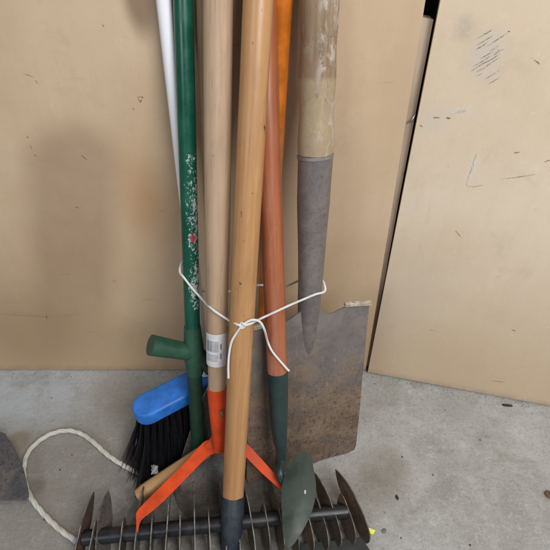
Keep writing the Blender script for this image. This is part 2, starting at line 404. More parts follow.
# batten in the gap and the dark wall behind
mb = MB()
b0 = [at(x, y, .006) for x, y in ((418, 17), (433.5, 19.5), (399, 200), (369, 366), (360, 366))]
plate(mb, b0, (0, -1, 0), .02)
batten_m = wood('batten_wood', (.60, .49, .37), (.46, .36, .27), .7, .8)
bt = empty('wood_batten', (b0[3].x, .006, b0[3].z)); tag(bt, 'narrow greyish wooden batten set back in the gap between the two panels', 'batten')
mb.build('batten', batten_m, bt, smooth=False)
steel = flat('bare_steel', (.45, .45, .44), .35, .8, .3, 120)
mb = MB(); q = at(412, 118, .004); tube(mb, smooth_path([q + Vector((-.004, 0, -.006)), q + Vector((-.001, -.004, -.001)), q + Vector((.003, -.001, .005))], 5), .0011, 8)
mb.build('staple', steel, bt)
mb = MB(); plate(mb, [(-1, .09, 0), (1.2, .09, 0), (1.2, .09, 1.2), (-1, .09, 1.2)], (0, -1, 0), .02)
dk = mb.build('wall', flat('dark_wall', (.03, .03, .032), .8), smooth=False); tag(dk, 'black wall seen through the narrow gap between the panels', 'wall')

# ------------------------------------------------------------------ spade
def axis_pts(px0, py0, px1, py1, pl, n, beyond=.0):
    a = at(px0, py0, *pl); b = at(px1, py1, *pl); d = (a - b)
    return line(b, a + d * beyond, n)      # from the bottom to the top
def spade_worn(t, c):
    z = t.axis(2)
    n = t.noise(1, (60, 60, 30), 7, .75, .6); n2 = t.noise(1, (30, 30, 90), 6, .7, .8)
    c = t.mix(t.ramp(z, .088, .080, 0, .75), c, t.mix(t.ramp(n, .35, .65), (.46, .36, .23), (.33, .25, .15)))
    c = t.mix(t.math('MULTIPLY', t.ramp(n, .49, .61, 0, .75), t.ramp(t.axis(1), -.006, .006, .25, 1)), c, (.52, .48, .42))
    n9 = t.noise(1, (140, 140, 70), 6, .75, .3, (2, 8, 1)); c = t.mix(t.ramp(n9, .56, .68, 0, .55), c, (.15, .115, .085))
    c = t.mix(t.ramp(n2, .60, .70, 0, .6), c, (.13, .105, .085))
    return c
sp_wood = wood('spade_wood', (.34, .24, .15), (.22, .15, .095), .5, 1, spade_worn, .35, .5)
sp_metal = metal_rust('spade_socket_steel', (.215, .194, .190), (.17, .135, .112), (.085, .074, .068), rough=.55, speck=.55)
sp_blade = metal_rust('spade_blade_rust', (.225, .200, .190), (.165, .117, .082), (.045, .033, .026), .05, .29, .56)
sp_edge = flat('worn_light_edge', (.50, .44, .34), .6, .2, .35, 150)
root = empty('spade', atz(303, 468)); tag(root, 'spade with worn thick wooden shaft, grey socket and rusty square blade', 'spade')
P = axis_pts(320, 0, 315, 154, SPADE, 24, .45)
mb = MB(); tube(mb, P, [.0206 + .0007 * math.sin(i * .9) for i in range(len(P))], 32, wob=.03); mb.build('shaft', sp_wood, root)
bn = Vector((.33, -1, .26)).normalized()
S0 = at(315.3, 154, *SPADE); S1 = at(311, 290, *SPADE); S2 = at(305, 385, *SPADE)
ps = []; rr = []
SKR = [(153, .0212, 0), (200, .0207, 0), (240, .0180, 0), (275, .0166, .000), (300, .0158, .0012), (330, .0138, .0048), (360, .0112, .0072), (398, .0078, .0088)]
def sk(py, k):
    for q0, q1 in zip(SKR, SKR[1:]):
        if py <= q1[0]: return lerp(q0[k], q1[k], (py - q0[0]) / (q1[0] - q0[0]))
    return SKR[-1][k]
for i in range(41):
    py = lerp(153, 398, i / 40); cx = 315.3 - (py - 153) * .040
    ps.append(at(cx, py, *SPADE) + Vector((0, -.003, -.001)) - bn * sk(py, 2))
    rr.append(sk(py, 1))
mb = MB(); tube(mb, ps, rr, 36, wob=.03, seed=2)
mb.build('socket', sp_metal, root)
mb = MB(); tube(mb, [at(315.4, 155.5, *SPADE) + Vector((0, -.003, -.001)), at(315.3, 152.6, *SPADE) + Vector((0, -.003, -.001))], .0221, 32); mb.build('socket_rim', flat('rim_steel', (.24, .23, .215), .5, .4), root)
G = []
nv, nu = 26, 30
bn = Vector((.33, -1, .26)).normalized()
SB = lambda u: (lerp(-.2325, -.1735, u), .26)
for i in range(nv + 1):
    v = i / nv; row = []
    for j in range(nu + 1):
        u = j / nu
        tl = (251, 327); tr_ = (370.5, 303.5); bl = (247, 486); br = (356.5, 452)
        x = lerp(lerp(tl[0], tr_[0], u), lerp(bl[0], br[0], u), v); y = lerp(lerp(tl[1], tr_[1], u), lerp(bl[1], br[1], u), v)
        # neck cut away on both sides of the socket
        dip = math.exp(-((u - .66) / .085) ** 2) * 5.0 + math.exp(-((u - .28) / .085) ** 2) * 4.5
        y += dip * max(0, 1 - v * 3) - (1 - v) * math.exp(-((u - .49) / .13) ** 2) * 9 * max(0, 1 - v * 2)
        y += -2.2 * math.exp(-((u - .5) / .5) ** 2) * v * 0
        e_ = max(0, v - .95) / .05; ed = .016 * e_ * e_
        cu = lerp(u, .5, ed) if abs(u - .5) > .44 else u
        x += (lerp(bl[0], br[0], cu) - lerp(bl[0], br[0], u)) * 2
        p = at(x, y, *SB(u))
        p += bn * (.0075 * math.exp(-((u - .5) / .12) ** 2) * (1 - .65 * v) - .003)
        p += bn * .0016 * noise.noise((u * 5, v * 5, 1))
        p.z = max(p.z, .0015)
        if v == 1: p.z += .0006 * noise.noise((u * 30, 0, 3))
        row.append(p)
    G.append(row)
mb = MB(); sheet(mb, G, .0028); mb.build('blade', sp_blade, root)
for pts in (((344.5, 304.6), (371.5, 302.8)), ((251, 328), (273, 323.2))):
    a = at(*pts[0], *SB((pts[0][0] - 251) / 119)); b = at(*pts[1], *SB((pts[1][0] - 251) / 119))
    mb = MB(); L = line(a, b, 8)
    pr = []
    for i, p in enumerate(L):
        w = .0062 * (.75 + .25 * noise.noise((i * .6, pts[0][0], 0))); 
        pr.append([p + bn * .004 + Vector((0, 0, .0035)), p + bn * .0045 + Vector((0, 0, -w * .55)), p - bn * .002 + Vector((0, 0, -w * .6)), p - bn * .003 + Vector((0, 0, .004))])
    V = [q for r_ in pr for q in r_]; n = len(pr)
    mb.add(V, [(0, 1, 2, 3), tuple(4 * (n - 1) + k for k in (3, 2, 1, 0))] + [(4 * i + k, 4 * i + (k + 1) % 4, 4 * i + 4 + (k + 1) % 4, 4 * i + 4 + k) for i in range(n - 1) for k in range(4)])
    mb.build('tread', sp_edge, root, bevel=.0008)

# ------------------------------------------------------------------ orange-handled pole at the back
orange_paint = enamel('orange_lacquer', (.62, .17, .012), .32)
root = empty('orange_pole', at(256, 470, *ORANGE)); tag(root, 'bright orange pole standing behind the reddish hoe handle', 'pole')
P = axis_pts(282, 0, 259, 440, ORANGE, 20, .4); mb = MB(); tube(mb, P, .0118, 24); mb.build('shaft', orange_paint, root)

# ------------------------------------------------------------------ round shovel (dark) behind the weeder
sh_m = metal_rust('shovel_dark_steel', (.085, .082, .08), (.075, .05, .038), (.03, .027, .025), rough=.5)
sh_rim = flat('shovel_rim', (.27, .21, .175), .45, .4, .5, 90)
SY = [(330, -.130), (385, -.160), (420, -.178), (449, -.198), (485, -.235), (511, -.273), (519.5, -.284)]
def sy(py):
    for (a0, b0_), (a1, b1_) in zip(SY, SY[1:]):
        if py <= a1: return lerp(b0_, b1_, (py - a0) / (a1 - a0))
    return SY[-1][1]
root = empty('round_shovel', atz(200, 505)); tag(root, 'dark round shovel half hidden behind the orange weeder', 'shovel')
sa = at(206.5, 0, -.012); sb = at(219, 385, sy(385))
P = line(sb, sa + (sa - sb) * .4, 22); mb = MB(); tube(mb, P, [.0125] * 4 + [.0118] * (len(P) - 4), 24)
mb.build('shaft', wood('shovel_wood', (.36, .235, .135), (.26, .16, .085), .55), root)
rows = [(380, 213, 226), (386, 209, 234), (396, 204, 243), (410, 199, 247), (428, 192, 248), (448, 185, 247), (468, 179, 245), (484, 175, 240), (496, 175, 232), (505, 178, 225), (511, 182, 219), (516, 187, 212), (519, 193, 204)]
G = []
for (py, xl, xr) in rows:
    row = []
    for j in range(21):
        u = j / 20; s = 2 * u - 1
        p = at(lerp(xl, xr, u), py, sy(py))
        vv = (py - 380) / 139
        p += Vector((0, .9, -.3)) * (.018 * (1 - s * s) * max(0, 1 - vv ** 3) * min(1, .2 + vv * 3))
        p.z = max(p.z, .001)
        row.append(p)
    G.append(row)
mb = MB(); sheet(mb, G, .0022, 0, 1); mb.build('blade', [sh_m, sh_rim], root)
ps = [at(lerp(217.5, 214, i / 10), lerp(330, 425, i / 10), sy(lerp(330, 425, i / 10))) + Vector((0, .004 + .012 * i / 10, 0)) for i in range(11)]
mb = MB(); tube(mb, ps, [.0150 - .0012 * i for i in range(11)], 20); mb.build('socket', sh_m, root)

# ------------------------------------------------------------------ broom : white handle, blue block, black bristles
t = NT('white_plastic'); nw = t.noise(60, detail=6); white_p = t.out(t.mix(t.ramp(nw, .66, .78, 0, .25), (.86, .87, .92), (.6, .6, .6)), .6, 0, spec=.3)
def blue_worn(t, c):
    f = t.noise(1, (90, 90, 200), 7, .75, .8, (3, 1, 1)); g = t.noise(420, detail=4, rough=.7)
    c = t.mix(t.ramp(f, .58, .70, 0, .45), c, (.16, .33, .72)); c = t.mix(t.ramp(f, .42, .32, 0, .4), c, (.015, .09, .38))
    return t.mix(t.ramp(g, .64, .72, 0, .5), c, (.30, .36, .46))
blue_p = enamel('blue_plastic', (.026, .18, .64), .48, extra=blue_worn)
black_b = NT('black_bristle'); nn = black_b.noise(300)
black_b = black_b.out(black_b.mix(nn, (.006, .006, .008), (.016, .016, .02)), .38, 0, spec=.35)
BC = atz(206, 378, .115); BL = atz(150, 407, .115)
bx = Vector((BC.x - BL.x, BC.y - BL.y, 0)).normalized(); by = Vector((bx.y, -bx.x, 0)); 
if by.y > 0: by = -by
root = empty('broom', Vector((BC.x, BC.y, 0))); tag(root, 'broom with white pole, blue head and black bristles', 'broom')
wa = at(164, 0, -.011); wb = BC + Vector((0, 0, .012))
P = line(wb, wa + (wa - wb) * .5, 20); mb = MB(); tube(mb, P, .0088, 24); mb.build('handle', white_p, root)
half = (BC - BL).length + .026; hw = .0225
def stadium(cx, l, w, z, n=10):
    pts = []
    for k in range(n + 1):
        th = -math.pi / 2 + math.pi * k / n; pts.append(cx + bx * (l - w + math.cos(th) * w) + by * (math.sin(th) * w))
    for k in range(n + 1):
        th = math.pi / 2 + math.pi * k / n; pts.append(cx + bx * (-(l - w) + math.cos(th) * w) + by * (math.sin(th) * w))
    return [p + Vector((0, 0, z)) for p in pts]
mb = MB(); V = []; prof = [(-.013, -.003), (-.0118, -.0005), (-.009, 0), (.007, 0), (.0098, -.0006), (.0114, -.0022), (.0120, -.0050)]
B0 = BC.copy()
for z, dw in prof: V += stadium(B0, half + dw, hw + dw, z)
n = len(stadium(B0, half, hw, 0)); Fc = [tuple(range(n))[::-1], tuple(range((len(prof) - 1) * n, len(prof) * n))]
for i in range(len(prof) - 1):
    for j in range(n): Fc.append((i * n + j, i * n + (j + 1) % n, (i + 1) * n + (j + 1) % n, (i + 1) * n + j))
mb.add(V, Fc); mb.build('head', blue_p, root, sharp=50)
mb = MB(); rb = random.Random(11)
tufts = [(i, j) for i in range(22) for j in range(5)]
for (i, j) in tufts:
    ux = lerp(-half + .012, half - .012, (i + .5 * (j % 2)) / 21.5); uy = lerp(-hw + .006, hw - .006, j / 4)
    if abs(ux) > half - hw:
        lim = math.sqrt(max(0, hw ** 2 - (abs(ux) - (half - hw)) ** 2)) - .004
        uy = max(-lim, min(lim, uy))
    for k in range(30):
        a = B0 + bx * (ux + rb.gauss(0, .0016)) + by * (uy + rb.gauss(0, .0014)) + Vector((0, 0, -.0122))
        fx = ux / half; fy = uy / hw
        zend = max(0.001, rb.gauss(.006, .005))
        sx = fx * .034 + rb.gauss(0, .007) - .016; sy = .032 + fy * .020 + rb.gauss(0, .006)
        e = B0 + bx * (ux + sx) + by * (uy + sy); e.z = zend
        m1 = a.lerp(e, .35) + Vector((0, 0, 0)) - (bx * sx + by * sy) * .12; m2 = a.lerp(e, .72) - (bx * sx + by * sy) * .10
        tube(mb, [a, m1, m2, e], [.0007, .0007, .0006, .0003], 3, cap=False)
mb.build('bristles', black_b, root)

# ------------------------------------------------------------------ green pole with joint
def pink(t, c):
    th = t.noise(300)
    d = t.dist((.009, .003, .20), (1, 1, .6))
    return t.mix(t.ramp(d, .003, .005, .95, 0), c, (.62, .10, .16))
ga = at(183.2, 0, *GREEN); gb = at(193, 345, *GREEN)
gd = (ga - gb).normalized()
glen = (ga - gb).length
zscr = glen * .0 ; zt = (at(188, 150, *GREEN) - gb).length
green_e = enamel('green_lacquer', (.008, .125, .062), .3, 0)
green_s = NT('green_lacquer_scuffed')
# scuffed stretch between the joint and 0.6 of the way up
n_ = green_s.noise(40, detail=5)
k_ = green_s.mix(green_s.ramp(n_, .3, .7), (.003, .066, .040), (.006, .098, .058))
ch = green_s.noise(1, (330, 330, 240), 6, .72, .4, (2, 5, 1)); b_ = green_s.noise(1, (70, 70, 34), 4, .6, 0, (7, 0, 0))
s_ = green_s.math('ADD', ch, green_s.math('MULTIPLY', b_, .55))
m_ = green_s.math('MULTIPLY', green_s.ramp(green_s.axis(2), zt - .004, zt + .002, 1, 0), green_s.ramp(green_s.axis(1), -.007, .003, .72, 1))
m_ = green_s.math('MULTIPLY', m_, green_s.ramp(green_s.axis(2), .035, .075, .6, 1))
ss = green_s.math('MULTIPLY', s_, m_)
k_ = green_s.mix(green_s.ramp(ss, .740, .83, 0, .9), k_, (.50, .57, .55))
pk = (at(194, 236, *GREEN) - gb).length
d1 = green_s.dist((.009, .005, pk), (1, 1, .5)); k_ = green_s.mix(green_s.math('MULTIPLY', green_s.ramp(d1, .002, .0048, 1, 0), green_s.ramp(ch, .40, .52)), k_, (.42, .045, .08))
green_s = green_s.out(k_, green_s.ramp(n_, .3, .7, .22, .4), 0, ss, .15, .0006, .5)
green_pl = enamel('green_plastic', (.024, .085, .050), .5)
green_dk = enamel('green_tube_dark', (.012, .048, .028), .45)
root = empty('green_pole', atz(199, 487)); tag(root, 'scuffed dark green metal pole with a plastic side socket above the broom head', 'pole')
P = line(gb, ga + (ga - gb) * .45, 40); mb = MB(); tube(mb, P, .0108, 28); mb.build('shaft', green_s, root)
lowend = at(200, 478, *GREEN)
mb = MB(); tube(mb, line(lowend, gb, 10), [.0112] * 11, 24); mb.build('lower_tube', green_dk, root)
mb = MB(); J0 = at(195.0, 373, *GREEN); J1 = at(192.3, 326, *GREEN)
tube(mb, line(J0, J1, 10), [.0122, .0126, .0134, .0146, .0152, .0150, .0142, .0134, .0128, .0124, .0118], 28); mb.build('joint', green_pl, root)
s0 = at(195, 353, *GREEN); s1 = at(150.5, 345, -.235, .30)
ps = line(s0, s1, 12); mb = MB(); tube(mb, ps, [.0125, .0125, .0126, .0128, .013, .0131, .0133, .0136, .0138, .014, .0142, .0145, .0147], 28, cap=True)
mb.build('side_socket', green_pl, root)
mb = MB(); r0_ = at(197, 352, *GREEN); r1_ = at(211, 371, -.200, .30); tube(mb, line(r0_, r1_, 6), [.011, .011, .0105, .010, .0095, .009, .0085], 20); mb.build('clamp', green_dk, root)

# ------------------------------------------------------------------ weeder : pale handle, orange yoke
pale = wood('pale_wood', (.51, .365, .245), (.42, .285, .18), .5, .8, dirt=.15)
orange_m = enamel('orange_enamel', (.70, .066, .006), .62, 0)
root = empty('stirrup_weeder', at(219, 448, *WEED)); tag(root, 'pale wooden handle with bright orange forked weeder head and white label', 'weeder')
P = axis_pts(218, 0, 217, 398, WEED, 30, .4); rr = [lerp(.0119, .0157, min(1, i / 12)) for i in range(len(P))]
mb = MB(); tube(mb, P, rr, 30, wob=.012, seed=4); handle = mb.build('handle', pale, root)
P = axis_pts(217, 387, 219.3, 450, WEED, 10); mb = MB(); tube(mb, P, [.0080, .0088, .0096, .0104, .011, .0116, .0122, .0127, .0131, .0135, .0137], 28); sock = mb.build('socket', orange_m, root)
mb = MB(); h = at(221.5, 415, WEED[0] - .0125, WEED[1]); plate(mb, [h + Vector((dx * .0022, -.0004, dz * .008)) for dx, dz in ((-1, -1), (1, -1), (1, 1), (-1, 1))], (0, -1, .2), .002); mb.build('socket_hole', flat('hole_wood', (.21, .13, .08), .7), root)
YU = [(136.2, 531, .054), (136.0, 520, .058), (137, 511, .060), (150, 497, .064), (168, 479, .071), (186, 461, .080), (199, 446.5, .090), (205, 441, .095), (211, 439.5, .098), (222, 440.5, .100), (235, 441, .099), (246, 443, .095), (258, 455, .086), (272, 470.5, .075), (283.5, 484.5, .068)]
YL = [(137.6, 533, .053), (139.2, 524, .057), (142.5, 518.5, .059), (157, 507, .062), (175, 489.5, .069), (193, 471, .077), (206, 458, .086), (213, 453.8, .092), (219, 452.3, .095), (227, 452, .096), (236, 452, .095), (244, 455.5, .091), (251.5, 463, .083), (266.5, 477.5, .073), (284.5, 492.5, .066)]
def dense(E): return smooth_path([atz(*p) for p in E], 4)
mb = MB(); A_ = dense(YU); B_ = dense(YL); V = []; n = len(A_)
for p, q in zip(A_, B_):
    V += [p, q, q - Vector((0, -.0012, .0034)), p - Vector((0, -.0012, .0034))]
mb.add(V, [(0, 1, 2, 3), tuple(4 * (n - 1) + k for k in (3, 2, 1, 0))] + [(4 * i + k, 4 * i + (k + 1) % 4, 4 * i + 4 + (k + 1) % 4, 4 * i + 4 + k) for i in range(n - 1) for k in range(4)])
mb.build('yoke', orange_m, root, sharp=35, bevel=.0006)
mb = MB(); gu = [atz(x, y, z) for x, y, z in ((204, 447, .095), (211, 437, .1035), (213.5, 428, .112), (226, 428, .112), (229, 440, .1035), (232, 449, .098), (219, 452, .097))]
plate(mb, gu, (0, -.5, .86), .003); mb.build('yoke_web', orange_m, root, smooth=False, bevel=.0008)
# label on the handle
paper = flat('label_paper', (.66, .66, .68), .55, 0, .1); ink = flat('label_ink', (.20, .21, .24), .6)
mb = MB()
lt = at(216.8, 330, *WEED); lb = at(216.8, 362, *WEED)
ax = (lt - lb); L_ = ax.length; ax.normalize(); fa = Vector((0, -1, 0)); fa = (fa - ax * fa.dot(ax)).normalized(); sd = fa.cross(ax)
if sd.x < 0: sd = -sd
def lab(u0, u1, v0, v1, r_, mi, nseg=10):
    V = []
    for i in range(nseg + 1):
        th = lerp(u0, u1, i / nseg)
        for v in (v0, v1): 
            p = lb + ax * (L_ * v); V.append(p + fa * (math.cos(th) * r_) + sd * (math.sin(th) * r_))
    mb.add(V, [(2 * i, 2 * i + 2, 2 * i + 3, 2 * i + 1) for i in range(nseg)], None, mi)
lab(-1.7, 1.15, 0, 1, .01405, 0, 24)
rl = random.Random(5)
v = .28
for k in range(5): lab(-.95, rl.uniform(-.1, .28), .18 + k * .045, .198 + k * .045, .0142, 1, 6)
th = -.95
while th < .25:
    w = rl.choice((.02, .03, .05)); lab(th, th + w, .47, .80, .0142, 1, 2); th += w + rl.choice((.025, .04))
for k in range(2): lab(.42, .56, .25 + .3 * k, .42 + .3 * k, .0142, 1, 3)
mb.build('label_sticker', [paper, ink], root)

# ------------------------------------------------------------------ hoe : reddish handle, dark green leaf blade
def red_worn(t, c):
    n = t.noise(1, (90, 90, 9), 6, .7, .4, (4, 4, 1)); f = t.noise(1, (200, 200, 60), 5, .7, .3, (1, 6, 2))
    c = t.mix(t.math('MULTIPLY', t.ramp(n, .42, .64, 0, .55), t.ramp(t.axis(1), .012, -.006, .15, 1)), c, (.45, .235, .165))
    return t.mix(t.ramp(f, .66, .74, 0, .8), c, (.60, .42, .36))
redw = wood('red_varnished_wood', (.42, .135, .055), (.31, .085, .035), .32, .8, red_worn, dirt=.3, spec=.55)
dgreen = enamel('dark_green_enamel', (.018, .040, .038), .42, .0, (.10, .11, .10))
def hoe_worn(t, c):
    f = t.noise(1, (70, 160, 70), 7, .75, .5, (3, 1, 1)); g = t.noise(55, detail=7, rough=.7)
    c = t.mix(t.ramp(g, .54, .72, 0, .45), c, (.075, .078, .06)); c = t.mix(t.ramp(f, .62, .72, 0, .4), c, (.12, .12, .10)); return t.mix(t.ramp(g, .44, .32, 0, .4), c, (.02, .028, .022))
hblade = enamel('hoe_blade_green', (.034, .050, .040), .5, 0, extra=hoe_worn)
root = empty('hoe', at(281, 470, *RED)); tag(root, 'hoe with reddish varnished handle and dark green leaf shaped blade', 'hoe')
ra = at(263.5, 0, *RED); rbm = at(277.3, 376, *RED)
P = line(rbm, ra + (ra - rbm) * .4, 30); mb = MB(); tube(mb, P, [.0138] * len(P), 28, wob=.012, seed=8); mb.build('handle', redw, root)
neck = [at(277.4, 371, *RED), at(278.4, 400, *RED), at(279.2, 425, *RED), at(280, 440, *RED), at(281.2, 449, *RED), at(281, 460, *RED), atz(280, 472, .088), atz(282.5, 481, .078), atz(289, 487, .071), atz(297, 490, .067)]
Pn = smooth_path(neck, 5); rn_ = [.0146, .0136, .0118, .0103, .0080, .0072, .0066, .0058, .0045, .0026]
rr = []
for i in range(len(Pn)):
    f = i / 5; k = min(int(f), 8); rr.append(lerp(rn_[k], rn_[k + 1], f - k))
mb = MB(); tube(mb, Pn, rr, 22); mb.build('socket', dgreen, root)
ol = [(294, 457.5), (297.5, 453.6), (303, 452.2), (308.5, 452.8), (312, 459.5), (313.8, 470), (315.8, 482), (315.8, 494), (313.5, 506), (309, 518), (303, 530), (296, 541), (290, 547.5), (286.5, 546.5), (284.3, 536), (282.6, 523), (281.6, 508), (281.3, 495), (282.5, 484), (285.5, 473), (289.5, 464)]
ctr = (298.5, 498)
def hz(x, y): return lerp(.096, .066, (y - 453) / 94)
mb = MB(); rings = 6; V = []; nn = 60
olp = smooth_path([Vector((x, y, 0)) for x, y in ol + [ol[0]]], 3)[:-1]; nn = len(olp)
for rg in range(rings + 1):
    f = rg / rings
    for q in olp:
        x = lerp(ctr[0], q.x, f); y = lerp(ctr[1], q.y, f)
        p = atz(x, y, hz(x, y)); p.z += .004 * (1 - f * f); V.append(p)
Fc = [(rg * nn + j, rg * nn + (j + 1) % nn, (rg + 1) * nn + (j + 1) % nn, (rg + 1) * nn + j) for rg in range(1, rings) for j in range(nn)]
Fc.append(tuple(nn + j for j in range(nn)))
B = len(V); V2 = [v_ - Vector((0, 0, .0022)) for v_ in V[rings * nn:]]
V += V2; Fc += [(rings * nn + j, rings * nn + (j + 1) % nn, B + (j + 1) % nn, B + j) for j in range(nn)]; Fc.append(tuple(B + j for j in range(nn)))
mb.add(V, Fc)
q = atz(305, 493, hz(305, 493)); 
mb.build('blade', hblade, root)
mb = MB(); plate(mb, [q + Vector((dx, dy, .0040)) for dx, dy in ((-.0013, -.0030), (.0008, -.0032), (.0016, 0), (.0006, .0034), (-.0014, .0026))], (0, 0, 1), .0006); mb.build('paint_spot', flat('white_fleck', (.55, .57, .52), .7), root)

# ------------------------------------------------------------------ scarifier rake
honey = wood('honey_wood', (.51, .28, .122), (.41, .20, .078), .34, .8, dirt=.6, spec=.5)
tape = flat('blue_black_sleeve', (.020, .029, .042), .5, 0, .35, 90)
barm = flat('black_bar_paint', (.014, .015, .018), .34, .1, .4, 80)
tine_b = metal_rust('tine_brown', (.10, .075, .058), (.11, .062, .04), (.04, .03, .024), rough=.5)
tine_g = metal_rust('tine_grey', (.16, .155, .15), (.10, .075, .055), (.05, .047, .042), rough=.42)
tine_e = flat('tine_edge', (.15, .14, .125), .5, .4, .6, 70)
tine_d = metal_rust('tine_dark', (.120, .098, .074), (.13, .085, .05), (.035, .03, .025), rough=.36, metal=.5, speck=.4)
RBL = atz(84, 538, .031); RBR = atz(347, 511, .031)
root = empty('scarifier_rake', Vector(((RBL.x + RBR.x) / 2, (RBL.y + RBR.y) / 2, 0))); tag(root, 'rake with honey coloured handle in front and a long black bar of blade tines', 'rake')
P = axis_pts(258.3, 0, 232.8, 500, FRONT, 34, .35); mb = MB()
rr = [.0155 if i > 6 else lerp(.0150, .0155, i / 6) for i in range(len(P))]
tube(mb, P, rr, 32, wob=.012, seed=12); mb.build('handle', honey, root)
SL = (FRONT[0] - .022, FRONT[1]); P = [at(lerp(230.5, 233, i / 8), lerp(562, 496, i / 8), lerp(SL[0], FRONT[0], max(0, (i - 4) / 4)), FRONT[1]) for i in range(9)]; mb = MB(); tube(mb, P, [lerp(.0118, .0164, min(1, i / 6)) for i in range(9)], 28); mb.build('sleeve', tape, root)
mb = MB(); bp = line(RBL, RBR, 24); bp = [p + Vector((0, 0, .0006 * math.sin(i))) for i, p in enumerate(bp)]; tube(mb, bp, .0108, 24); mb.build('bar', barm, root, sharp=60)
NT_ = 21
prof_long = [(-.045, .010), (-.0445, .004), (-.041, -.001), (-.034, -.002), (-.021, .001), (-.006, .009), (.010, .015), (.026, .021), (.040, .030), (.050, .039), (.056, .047), (.048, .050), (.037, .0515), (.024, .0515), (.010, .049), (-.004, .043), (-.018, .038), (-.030, .031), (-.039, .023), (-.0435, .016)]
prof_short = [(-.045, .010), (-.0445, .004), (-.041, -.001), (-.034, -.002), (-.021, .001), (-.006, .009), (.006, .017), (.013, .029), (.017, .046), (.010, .0485), (.003, .0465), (-.004, .043), (-.018, .038), (-.030, .031), (-.039, .023), (-.0435, .016)]
tr_ = random.Random(21)
for i in range(NT_):
    f = i / (NT_ - 1); c0 = RBL.lerp(RBR, lerp(-.004, 1.004, f))
    bar = (RBR - RBL).normalized()
    tn = lerp(.10, -.56, f) + tr_.uniform(-.02, .02); back = Vector((tn, 1, 0)).normalized()
    roll = R((lerp(-2, 12, f * 2) if f < .5 else lerp(12, 25, f * 2 - 1)) + tr_.uniform(-2, 2) + (-22 if i == 2 else 0)); side = Vector((back.y, -back.x, 0))
    upv = (Vector((0, 0, 1)) * math.cos(roll) + side * math.sin(roll)).normalized(); nrm = back.cross(upv)
    long_ = (i % 2 == 0)
    pr = prof_long if long_ else prof_short
    if i == NT_ - 2: pr = [(a, z) for a, z in prof_short]
    sc = 1.0 + tr_.uniform(-.06, .06)
    hs = lerp(1.05, .80, f); pts = [Vector((c0.x, c0.y, 0)) + back * (a * sc) + upv * (.031 + (z - .031) * hs) for a, z in pr]
    pts = [p + Vector((0, 0, .003)) for p in pts]
    mb = MB(); m = len(pts); th = .0019
    plate(mb, [p + nrm * th / 2 for p in pts], nrm, th)
    mb.m[-len(pts):] = [1] * len(pts)
    o = mb.build('tine', [tine_b if i == 0 else (tine_g if i in (2, 4, 8) else tine_d), tine_e], root, smooth=False, bevel=.0004)
    if i == 0: o['label'] = 'rusty brown end tine'
ft = flat('frame_plate_dark', (.030, .034, .032), .55, .1, .3, 60)
mb = MB(); plate(mb, [atz(x, y, .010) for x, y in ((296, 544), (362, 537), (372, 553), (377, 574), (300, 585))], (0, 0, 1), .006); mb.build('frame_plate', ft, root, smooth=False, bevel=.001)

# ------------------------------------------------------------------ short wooden handle lying across
stick_m = wood('stick_wood', (.50, .30, .13), (.38, .21, .085), .38, .9, dirt=.5, spec=.5)
a = atz(138, 496, .034); b = atz(207, 450, .064)
mb = MB(); P = line(a, b, 12); tube(mb, P, [.0098, .0114] + [.0118] * 11, 22, wob=.03, seed=20)
o = mb.build('wooden_handle', stick_m); tag(o, 'short pale wooden handle lying slanted under the orange weeder arm', 'handle')

# ------------------------------------------------------------------ string tying the bundle
str_m = NT('white_string'); w_ = str_m.noise(1, (700, 700, 380), 3)
str_m = str_m.out(str_m.mix(w_, (.62, .62, .62), (.82, .82, .82)), .75, 0, w_, .5, .0006, .2)
def on(px, py, pl, r_): return at(px, py, pl[0] - r_, pl[1])
root = empty('string', at(243, 325, FRONT[0] - .017, FRONT[1])); tag(root, 'thin white string knotted round the bundle of tools', 'string')
gl = at(180.5, 272, *GREEN); sr = at(324.5, 289, SPADE[0] - .004, SPADE[1])
mb = MB()
left = [gl + Vector((.004, .020, .008)), gl + Vector((-.0006, .010, .004)), gl + Vector((-.0005, -.001, 0)), on(183.5, 277, GREEN, .0105), on(192, 288, GREEN, .0145), on(201, 298, GREEN, .022), on(212, 309, WEED, .0165), on(226, 318.5, WEED, .021), on(236, 324, FRONT, .0165), on(243, 326, FRONT, .0178)]
rt = [on(243, 326, FRONT, .0178), on(252, 323, FRONT, .0165), on(262, 318, RED, .0185), on(275, 312, RED, .0165), on(289, 305.5, RED, .012), on(303, 299.5, SPADE, .0215), on(315, 294.5, SPADE, .0185), sr + Vector((-.0005, -.004, -.001)), sr + Vector((.0002, .004, .003)), sr + Vector((-.004, .014, .004)), sr + Vector((-.022, .024, .002))]
back = [gl + Vector((.004, .020, .008)), at(190, 285, -.085), at(212, 292, -.070), at(240, 290, -.06), at(260, 285, -.075), at(280, 288, -.075), sr + Vector((-.022, .024, .002))]
loopp = left[::-1][:-1][::-1]
tube(mb, smooth_path(left, 6), .00155, 8); tube(mb, smooth_path(rt, 6), .00155, 8); tube(mb, smooth_path(back, 6), .00155, 8)
mb.build('loop', str_m, root)
mb = MB()
tube(mb, smooth_path([on(247, 322.5, FRONT, .0185), on(241, 327, FRONT, .0195), on(236.5, 333, FRONT, .0165), on(231.5, 342, FRONT, .0155), on(229, 355, FRONT, .0135), on(228.3, 367, FRONT, .0132), on(228.5, 378, FRONT, .0132)], 6), .0015, 8)
mb.build('string_end', str_m, root)
mb = MB()
tube(mb, smooth_path([on(241, 327, FRONT, .0185), on(246, 322.5, FRONT, .020), on(253, 319.8, FRONT, .019), on(260, 322, FRONT, .017), on(264.5, 330, FRONT, .011), on(267.5, 341, RED, .0175), on(272, 351, RED, .0165), on(280, 361, RED, .0165), on(289, 371, RED, .0165)], 6), .0015, 8)
mb.build('string_end', str_m, root)
mb = MB()
kc = on(243, 325.5, FRONT, .0188)
